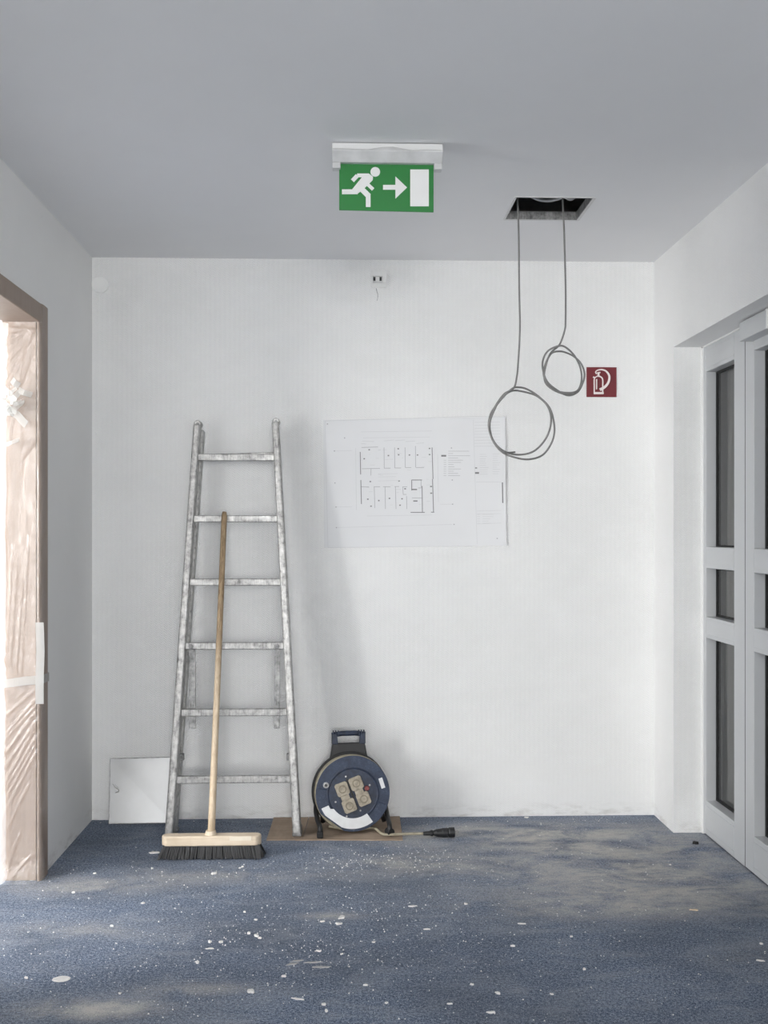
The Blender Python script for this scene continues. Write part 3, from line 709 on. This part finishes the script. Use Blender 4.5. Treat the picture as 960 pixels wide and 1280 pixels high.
# spreader bars hanging from the fourth rung, bolted
for (x0_, x1_, w_) in ((239.2, 239.4, .0285), (346.3, 345.6, .024)):
    p, q = lz(x0_, 806), lz(x1_, 912); p = p + Vector((0, .018, 0)); q = q + Vector((0, .030, 0))
    MB().beam(p, q, w_, .008).build('spreader_bar', M['alu_dark'], ld, bevel=.001)
    m = Matrix.Translation(lz(x0_, 807.5) + Vector((0, -.019, 0))) @ Matrix.Rotation(math.radians(90), 4, 'X')
    MB().lathe([(0, 0), (.011, 0), (.010, .004), (.005, .005), (.005, .009), (0, .009)], m, 16).build('bolt', M['alu_dark'], ld)
for (px_, sx) in ((225, 1), (361, -1)):
    p = lz(px_, 948) + Vector((0, .03, 0)); MB().box(p.x - .011, p.x + .013, p.y - .012, p.y + .012, p.z - .013, p.z + .015).build('catch', M['alu_dark'], ld, bevel=.002)
for p in (sL0, sR0, rL0, rR0):
    MB().box(p.x - .020, p.x + .020, p.y - .033, p.y + .033, p.z - .003, p.z + .012).build('foot', M['alu_dark'], ld, bevel=.004)

# ------------------------------------------------------------------ broom
hb = atZ(263, 1076, 0)                                     # front lower edge of the bristles
by = hb.y + .045
bm = thing('push_broom', 'wooden push broom with black bristles leaning on the ladder', 'broom', (-.53, by, 0))
zA, zB = .052, .092                                        # block underside and top
xa, xb = atY(201, 1060, by - .03).x, atY(326, 1060, by - .03).x
# block: stadium in plan
pts = []
R_ = .028
for k in range(13): a_ = -math.pi/2 + math.pi*k/12; pts.append((xb - R_ + R_*math.cos(a_), by + R_*math.sin(a_), zA))
for k in range(13): a_ = math.pi/2 + math.pi*k/12; pts.append((xa + R_ + R_*math.cos(a_), by + R_*math.sin(a_), zA))
MB().prism(pts, (0, 0, zB - zA)).build('block', M['beech'], bm, bevel=.006, seg=3)
sa, sb = atY(287, 1053, by - .028).x, atY(314, 1053, by - .028).x
MB().box(sa, sb, by - .0295, by - .020, zA + .022, zB - .002).build('paper_sticker', M['sticker'], bm)
MB().lathe([(0, 0), (.024, 0), (.020, .022), (0, .022)], Matrix.Translation((atY(263.5, 1050, by).x, by, zB - .006)), 20).build('handle_socket', M['beech'], bm, smooth=False)
bristle = MB(); rn = random.Random(3)
NX, NYb = 52, 9
for i in range(NX):
    for j in range(NYb):
        u = (i + .5)/NX; v_ = (j + .5)/NYb
        x = xa + .008 + (xb - xa - .016)*u + rn.uniform(-.002, .002); y = by - .023 + .046*v_
        ex_ = ((u - .5)*.036) + rn.gauss(0, .004); ey_ = (v_ - .5)*.032 + rn.gauss(0, .003)
        for q in range(2):
            jx, jy = rn.gauss(0, .0022), rn.gauss(0, .0022)
            bristle.beam((x, y, zA + .004), (x + ex_ + jx, y + ey_ + jy, .001 + rn.random()*.004), .0055, .0055, w1=.0030, d1=.0030)
o = bristle.build('bristles', M['black'], bm); o['kind'] = 'stuff'
h0 = Vector((atY(264, 1048, by).x, by, zB - .004))
top_y = ly(1.36) - .036
h1 = atY(280.5, 640, top_y)
def handle_mat():
    t = NT('worn_broom_handle'); v = t.obj(); sx = t.n('ShaderNodeSeparateXYZ'); t.l(v, sx.inputs[0])
    g = t.noise(t.mapping(v, (90, 90, 5)), 1.0, 6, .65, dist=.6); big = t.noise(v, 7, 4)
    lo = t.ramp(g, (.35, (.50, .385, .26)), (.65, (.66, .545, .40))); hi = t.ramp(g, (.35, (.215, .145, .08)), (.65, (.38, .275, .165)))
    k = t.math('MULTIPLY', t.math('ADD', t.math('SUBTRACT', sx.outputs[2], .58), t.math('MULTIPLY', t.math('SUBTRACT', big, .5), .5)), 2.6, clamp=True)
    t.col(t.mix(k, lo, hi)); t.rough(.55); t.bump(g, .12, .001); return t.m
MB().tube([h0, h0.lerp(h1, .1), h0.lerp(h1, .4), h0.lerp(h1, .985), h1], [.0150, .0142, .0130, .0122, .009], 14).build('handle', handle_mat(), bm, smooth=True)

# ------------------------------------------------------------------ sheet of metal by the corner
mtp = thing('metal_panel', 'square galvanised metal panel leaning against the wall beside the ladder', 'metal panel', (-.9, 4.93, 0))
q = [atZ(134.5, 1031.5, .001), atZ(216, 1030, .001)]
yb_ = 4.925; yt_ = 4.992
c4 = [Vector((q[0].x, yb_, .001)), Vector((q[1].x, yb_ + .004, .001)), atY(217, 946, yt_), atY(137.5, 948, yt_)]
nrm = (c4[1]-c4[0]).cross(c4[3]-c4[0]).normalized()
MB().prism(c4, nrm * -.004).build('sheet', M['sheet'], mtp, bevel=.0008)
b = MB()
for i, j in ((0, 1), (1, 2), (2, 3), (3, 0)):
    ins = (c4[0]+c4[1]+c4[2]+c4[3])/4
    p, r_ = c4[i].lerp(ins, .015), c4[j].lerp(ins, .015); b.beam(p + nrm*.0008, r_ + nrm*.0008, .004, .0025, side=nrm)
b.build('folded_edge', M['alu_dark'], mtp)
lat = [c4[0] + (c4[1]-c4[0])*u + (c4[3]-c4[0])*v_ + nrm*.004 for u, v_ in ((.06, .60), (.10, .55), (.14, .52), (.145, .49), (.10, .475))]
MB().tube(catmull(lat, 4), .0026, 6).build('latch_clip', M['alu'], mtp, smooth=True)
MB().beam(lat[0], lat[2], .010, .002, side=(1, 0, .4)).build('latch_tongue', M['white_pl'], mtp)

# ------------------------------------------------------------------ cardboard
cd = thing('cardboard_sheet', 'flattened brown cardboard under the cable reel and ladder foot', 'cardboard', (0, 4.8, 0))
g = [atZ(333, 1050.5, .002), atZ(378, 1050, .002), atZ(503.5, 1050.5, .002)]
kk = [Vector((atZ(342, 1024, 0).x, 4.985, .003)), Vector((atZ(386, 1024, 0).x, 4.985, .003)), Vector((atZ(500, 1024, 0).x, 4.985, .003))]
def quad(a_, b1, c1_, d1_, nm):
    n_ = 10; vv = []
    for j in range(n_ + 1):
        for k in range(n_ + 1):
            p = a_.lerp(b1, k/n_).lerp(d1_.lerp(c1_, k/n_), j/n_); t_ = j/n_
            vv.append((p.x, p.y, .004 + .004*max(0, t_ - .75)**2*16 + .001*math.sin(k*.9 + j*.5)**2))
    o = MB().add(vv, [(j*(n_+1)+k, j*(n_+1)+k+1, (j+1)*(n_+1)+k+1, (j+1)*(n_+1)+k) for j in range(n_) for k in range(n_)]).build(nm, M['card'], cd)
    s_ = o.modifiers.new('thick', 'SOLIDIFY'); s_.thickness = .004; s_.offset = -1
quad(g[0], g[1] + Vector((-.001,0,0)), kk[1] + Vector((-.002,0,0)), kk[0], 'flap')
quad(g[1] + Vector((.001,0,0)), g[2], kk[2], kk[1] + Vector((.001,0,0)), 'panel')
MB().box(g[1].x - .03, g[2].x - .01, g[1].y - .006, g[1].y + .05, .0005, .003).build('under_layer', M['card'], cd)

# ------------------------------------------------------------------ cable reel
RC = Vector((.031, 4.72, .176))
cr = thing('cable_reel', 'dusty blue cable reel with four sockets standing on cardboard', 'cable reel', (RC.x, 4.78, .005))
RM = Matrix.Translation(RC) @ Matrix.Rotation(math.radians(7), 4, 'Z') @ Matrix.Rotation(math.radians(90 - 6), 4, 'X')   # local z towards the viewer, y up
RR = .160
def rl(x, y, z): return RM @ Vector((x, y, z))
# front flange with a broken-off chord
out_ = []
for k in range(96):
    a_ = 2*math.pi*k/96 - math.pi; r_ = RR; dg = math.degrees(a_)
    if -147 < dg < -106:
        mid_ = math.radians(-126.5); half = math.radians(20.5); r_ = RR*math.cos(half)/math.cos(a_ - mid_)*.985
    out_.append((r_*math.cos(a_), r_*math.sin(a_)))
MB().prism([rl(x, y, -.004) for x, y in out_], RM.to_3x3() @ Vector((0, 0, .006))).build('front_flange', M['blue'], cr, bevel=.002)
MB().lathe([(RR, -.006), (RR + .003, -.004), (RR + .003, .003), (RR - .003, .005), (RR - .005, .002)], RM, 72).build('rim', M['blue'], cr, smooth=True) if False else None
MB().lathe([(.113, .0), (.113, .005), (.108, .0065), (.104, .004), (0, .004)], RM, 64).build('hub_plate', M['blue_hub'], cr)
for an in (98, 52, -20, -62, 170):
    a_ = math.radians(an); MB().beam(rl(.112*math.cos(a_), .112*math.sin(a_), .0026), rl(.155*math.cos(a_), .155*math.sin(a_), .0026), .0022, .0016).build('flange_rib', M['blue'], cr)
# wound cable and rear flange
wc = MB(); rn = random.Random(5)
for k in range(7):
    z_ = -.018 - k*.0125
    for lay in range(2):
        r_ = .146 + lay*.008 + rn.uniform(-.003, .003)
        tp = []
        for i in range(49):
            a_ = 2*math.pi*i/48; tp.append(rl(r_*math.cos(a_), r_*math.sin(a_), z_ + .004*math.sin(a_*2 + k)))
        wc.tube(tp, .0062, 6)
wc.build('wound_cable', M['cable_b'], cr, smooth=True)
MB().lathe([(0, -.115), (.137, -.115), (.140, -.006), (0, -.006)], RM, 48).build('drum_core', M['black'], cr)
MB().lathe([(0, -.112), (.166, -.112), (.168, -.107), (.166, -.103), (0, -.103)], RM, 64).build('rear_flange', M['black'], cr)
# back frame: neck, handle, legs
nk = [(-.098, .10), (-.080, .155), (-.072, .205), (.072, .205), (.080, .155), (.098, .10)]
MB().prism([rl(x, y, -.118) for x, y in nk], RM.to_3x3() @ Vector((0, 0, -.022))).build('frame_neck', M['black'], cr, bevel=.004)
for s_ in (-1, 1):
    MB().prism([rl(x*s_, y, -.112) for x, y in ((.048, .20), (.074, .20), (.074, .247), (.052, .247))], RM.to_3x3() @ Vector((0, 0, -.030))).build('handle_post', M['blue_hub'], cr, bevel=.003)
    for k in range(3):
        xx = s_*(.046 + k*.011); MB().beam(rl(xx, .235, -.122), rl(xx, .260, -.122), .003, .026, side=RM.to_3x3() @ Vector((1, 0, 0))).build('handle_rib', M['blue_hub'], cr)
MB().tube([rl(-.074, .240, -.126), rl(-.03, .246, -.126), rl(.03, .246, -.126), rl(.074, .240, -.126)], .0115, 12).build('handle_grip', M['blue_hub'], cr, smooth=True)
MB().lathe([(0, -.118), (.163, -.118), (.163, -.132), (0, -.132)], RM, 56).build('back_disc', M['black'], cr, bevel=.002)
# legs reaching forward on both sides to the ground
zf = .020
for s_, px_, py_ in ((-1, 400, 1043), (1, 487, 1041)):
    f_ = atZ(px_, py_, zf); hi = rl(s_*.150, -.055, -.085); kn = rl(s_*.152, -.10, -.03)
    MB().tube(catmull([rl(s_*.12, .05, -.125), hi, kn, Vector((f_.x, f_.y, zf + .03)), Vector((f_.x, f_.y, zf))], 5), .0105, 10).build('leg', M['black'], cr, smooth=True)
    if s_ < 0: MB().box(f_.x - .013, f_.x + .013, f_.y - .016, f_.y + .016, .0065, .032).build('rubber_foot', M['gasket'], cr, bevel=.004)
    else: MB().lathe([(0, -.016), (.017, -.016), (.017, .016), (0, .016)], Matrix.Translation((f_.x, f_.y, .0245)) @ Matrix.Rotation(math.radians(90), 4, 'X') @ Matrix.Rotation(.5, 4, 'Y'), 20).build('rubber_foot', M['gasket'], cr, bevel=.003)
    rr_ = Vector((f_.x*.92, RC.y + .135, .021)); MB().tube([rl(s_*.12, -.05, -.125), rr_], .011, 10).build('leg', M['black'], cr, smooth=True)
# sockets
rot = math.radians(20)
def loc2(x, y): return (x*math.cos(rot) - y*math.sin(rot), x*math.sin(rot) + y*math.cos(rot))
SR = RM @ Matrix.Rotation(rot, 4, 'Z')
for x, y in ((-.0365, .0365), (.0275, .0375), (-.0330, -.0400), (.0345, -.0360)):
    s_ = thing('x', 'x', 'x') if False else None
    c = .0275; ch = .006
    pl_ = [(-c + ch, -c), (c - ch, -c), (c, -c + ch), (c, c - ch), (c - ch, c), (-c + ch, c), (-c, c - ch), (-c, -c + ch)]
    sk_ = MB().prism([SR @ Vector((x + a_, y + b1, .004)) for a_, b1 in pl_], SR.to_3x3() @ Vector((0, 0, .016))).build('socket', M['beige'], cr, bevel=.002)
    MB().prism([SR @ Vector((x + a_, .0 + b1, .004)) for a_, b1 in ((-.018, -.012), (.018, -.012), (.018, .012), (-.018, .012))], SR.to_3x3() @ Vector((0, 0, .013))).build('socket_hinge', M['beige'], cr) if y > 0 else None
    ring = MB().lathe([(.0125, .0195), (.0125, .0215), (.0175, .0215), (.0175, .0195)], SR @ Matrix.Translation((x, y, 0)), 28).build('socket_ring', M['beige_d'])
    put(ring, sk_)
    ring.matrix_parent_inverse = Matrix.Identity(4)
MB().prism([SR @ Vector((x, y, .0035)) for x, y in ((-.008, -.07), (.0, -.07), (.0, .07), (-.008, .07))], SR.to_3x3() @ Vector((0, 0, .004))).build('socket_gap', M['black'], cr)
MB().lathe([(0, .004), (.0105, .004), (.0105, .014), (.008, .017), (0, .017)], RM @ Matrix.Translation((.060, .022, 0)), 20).build('overload_button', M['dull_red'], cr)
# stickers
st = []
A0, A1 = math.radians(-157), math.radians(-55)
for k in range(25):
    a_ = A0 + (A1 - A0)*k/24; dg = math.degrees(a_); ri = .103 + (.012 if k < 3 else 0); ro = .148
    if -150 < dg < -104: ro = min(.148, RR*math.cos(math.radians(20.5))/math.cos(a_ - math.radians(-126.5))*.985 - .006)
    st.append((ri*math.cos(a_), ri*math.sin(a_), ro*math.cos(a_), ro*math.sin(a_)))
b = MB()
for i in range(24):
    p, q = st[i], st[i+1]; b.prism([rl(p[0], p[1], .0062), rl(p[2], p[3], .0025), rl(q[2], q[3], .0025), rl(q[0], q[1], .0062)], RM.to_3x3() @ Vector((0, 0, .0008)))
b.build('curved_label', M['label_w'], cr)
b = MB(); a_ = math.radians(17)
MB().prism([RM @ (Matrix.Rotation(a_, 4, 'Z') @ Vector((x, y, .0022))) for x, y in ((.124, -.021), (.141, -.021), (.141, .024), (.124, .024))], RM.to_3x3() @ Vector((0, 0, .0010))).build('small_label', M['label_w'], cr)
for x, y in ((-.030, .073), (.073, .034), (-.075, -.032), (-.028, -.094), (.031, -.072)):
    MB().lathe([(0, .003), (.0042, .003), (.0036, .0065), (0, .007)], RM @ Matrix.Translation((x, y, 0)), 12).build('screw', M['alu'], cr)
kx, ky = -.116, .040
MB().lathe([(.006, .002), (.006, .010), (.0125, .010), (.0125, .002)], RM @ Matrix.Translation((kx, ky, 0)), 24).build('winding_knob', M['alu_dark'], cr)
# lead and plug
pa, pb = atZ(529, 1042, .018), atZ(568, 1040, .022)
lead = [rl(-.10, -.140, -.05), rl(0, -.158, -.045), Vector((.12, RC.y + .02, .022)), atZ(480, 1043, .016), atZ(505, 1042.5, .016), pa]
MB().tube(catmull(lead, 6), .0062, 8).build('lead', M['cable_b'], cr, smooth=True)
d_ = (pb - pa).normalized(); qm = d_.to_track_quat('Z', 'Y').to_matrix().to_4x4(); Lp = (pb - pa).length
pg = MB().lathe([(0, 0), (.008, 0), (.010, Lp*.22), (.013, Lp*.24), (.013, Lp*.30), (.010, Lp*.32), (.016, Lp*.42), (.018, Lp*.60), (.0195, Lp*.62), (.0195, Lp*.78), (.017, Lp*.80), (.0205, Lp*.84), (.0205, Lp*1.0), (0, Lp)], Matrix.Translation(pa) @ qm, 20).build('plug', M['black'], cr, smooth=False)
for s_ in (-1, 1):
    sd = d_.cross(Vector((0, 0, 1))).normalized()
    MB().tube([pb + sd*s_*.0095, pb + sd*s_*.0095 + d_*.019], .0024, 8).build('pin', M['alu'], cr, smooth=True)

# ------------------------------------------------------------------ plaster bits on the carpet
rn = random.Random(21)
def chip(name, px, py, wx, wy, label, group=None, hgt=.004, mat='crumb', ang=0, ragged=.42):
    c = atZ(px, py, 0); n_ = 11; pts = []
    for k in range(n_):
        a_ = 2*math.pi*k/n_; r_ = 1 + rn.uniform(-ragged, ragged); x, y = wx/2*r_*math.cos(a_), wy/2*r_*math.sin(a_)
        x *= .85; y *= .85; pts.append((x*math.cos(ang) - y*math.sin(ang), x*math.sin(ang) + y*math.cos(ang)))
    vv = [(x, y, -.001) for x, y in pts] + [(x*.86, y*.86, hgt*rn.uniform(.6, 1)) for x, y in pts] + [(0, 0, hgt)]
    ff = [tuple(range(n_))[::-1]] + [(k, (k+1) % n_, n_ + (k+1) % n_, n_ + k) for k in range(n_)] + [(n_ + k, n_ + (k+1) % n_, 2*n_) for k in range(n_)]
    o = MB().add(vv, ff).build(name, M[mat]); o.location = (c.x, c.y, 0)
    return tag(o, label, 'plaster', group)
chip('plaster_blob', 77, 1224, .066, .052, 'oval flat white plaster blob lying alone on the blue carpet', None, .003, ragged=.08)
G = 'plaster chips scattered on the carpet'; LB = 'small white plaster chip on the blue carpet'
for px, py, wx, wy, an in [(179,1129,.018,.02,0),(268,1092,.026,.026,.3),(427,1147,.038,.03,.8),(423,1155,.026,.02,.2),(403,1152,.016,.014,0),(262,1178,.016,.022,0),(276,1178,.018,.02,0),(262,1186,.03,.01,.1),(320,1170,.018,.03,.5),
     (311,1167,.012,.02,0),(325,1173,.015,.012,0),(247,1203,.016,.022,.2),(398,1189,.022,.012,-.5),(427,1193,.012,.010,0),(355,1221,.016,.012,0),(314,1240,.02,.03,.4),(33,1223,.014,.012,0),(303,1084,.012,.012,0),(190,1086,.01,.012,0),
     (372,1249,.04,.012,-.4),(405,1256,.016,.014,0),(408,1264,.012,.02,.2),(269,1266,.0,.0,0),(582,1130,.016,.018,0),(515,1133,.034,.012,.1),(534,1162,.03,.008,0),(652,1155,.032,.008,-.2),(714,1171,.010,.010,0),(690,1243,.014,.016,0),
     (614,1266,.026,.012,0),(622,1242,.012,.02,.4),(590,1231,.012,.010,0),(730,1212,.010,.012,0),(838,1081,.010,.012,0),(950,1201,.032,.010,-.5),(951,1180,.012,.012,0),(467,1178,.012,.01,0),(300,1085,.012,.012,.4),(118,1092,.014,.012,0),
     (92,1116,.012,.012,0),(140,1158,.012,.008,0),(306,1140,.012,.012,0),(320,1150,.012,.01,0),(150,1242,.010,.01,0),(457,1232,.014,.010,0),(658,1022,.022,.02,0),(483,1254,.012,.012,0),(562,1255,.018,.008,0),(641,1183,.016,.01,0)]:
    if wx: chip('plaster_chip', px, py, wx, wy, LB, G, rn.uniform(.003, .006), 'crumb', an)
for px, py in ((365,1205),(390,1203),(403,1209),(372,1201)):
    chip('plaster_smear', px, py, rn.uniform(.045, .07), .018, 'thin pale smear of plaster trodden into the carpet', 'plaster smears on the carpet', .0015, 'plaster_grey', rn.uniform(-.4, .3))
for px, py in ((192, 1066),):
    chip('plaster_flake', px, py, .05, .03, 'ragged pale plaster flake beside the broom bristles', None, .004, 'crumb', .2, .4)
chip('wood_chip', 869, 1138, .036, .012, 'small tan wood chip on the dusty carpet', None, .004, 'handle_new', -.3)['category'] = 'wood chip'
chip('mortar_lump', 869, 1055, .026, .02, 'small dark mortar lump near the foot of the grey glazed screen', None, .012, 'gasket', 0)['category'] = 'mortar'
# uncountable crumbs
cb = MB(); clusters = [(.22, 4.36, .20, .10, 260), (-.03, 4.30, .12, .08, 90), (.1, 3.9, .7, .5, 900), (-.4, 3.5, .5, .35, 600), (.0, 3.4, .9, .4, 500), (.15, 3.75, .1, .05, 40), (-.1, 3.5, .12, .05, 60), (.05, 3.35, .2, .06, 60), (.9, 4.4, .4, .3, 130), (-.75, 4.15, .3, .12, 70), (.6, 3.2, .5, .2, 90), (1.0, 4.9, .3, .03, 40), (0, 4.93, .9, .03, 50)]
for cx, cy, sx_, sy_, n_ in clusters:
    for k in range(n_):
        x = rn.gauss(cx, sx_); y = rn.gauss(cy, sy_); s_ = rn.choice((.0011, .0014, .0018, .0026))*rn.uniform(.7, 1.3)
        if not (XL + .02 < x < XR - .02 and y < 4.97 and not (-.74 < x < -.3 and 4.34 < y < 4.48) and not (-.34 < x < .3 and y > 4.6)): continue
        cb.add([(x - s_, y - s_*.6, -.0005), (x + s_, y - s_*.7, -.0005), (x + s_*.1, y + s_, -.0005), (x, y, s_*1.1)], [(0, 2, 1), (0, 1, 3), (1, 2, 3), (2, 0, 3)])
tag(cb.build('plaster_crumbs', M['crumb']), 'fine white plaster crumbs strewn over the carpet', 'plaster', kind='stuff')
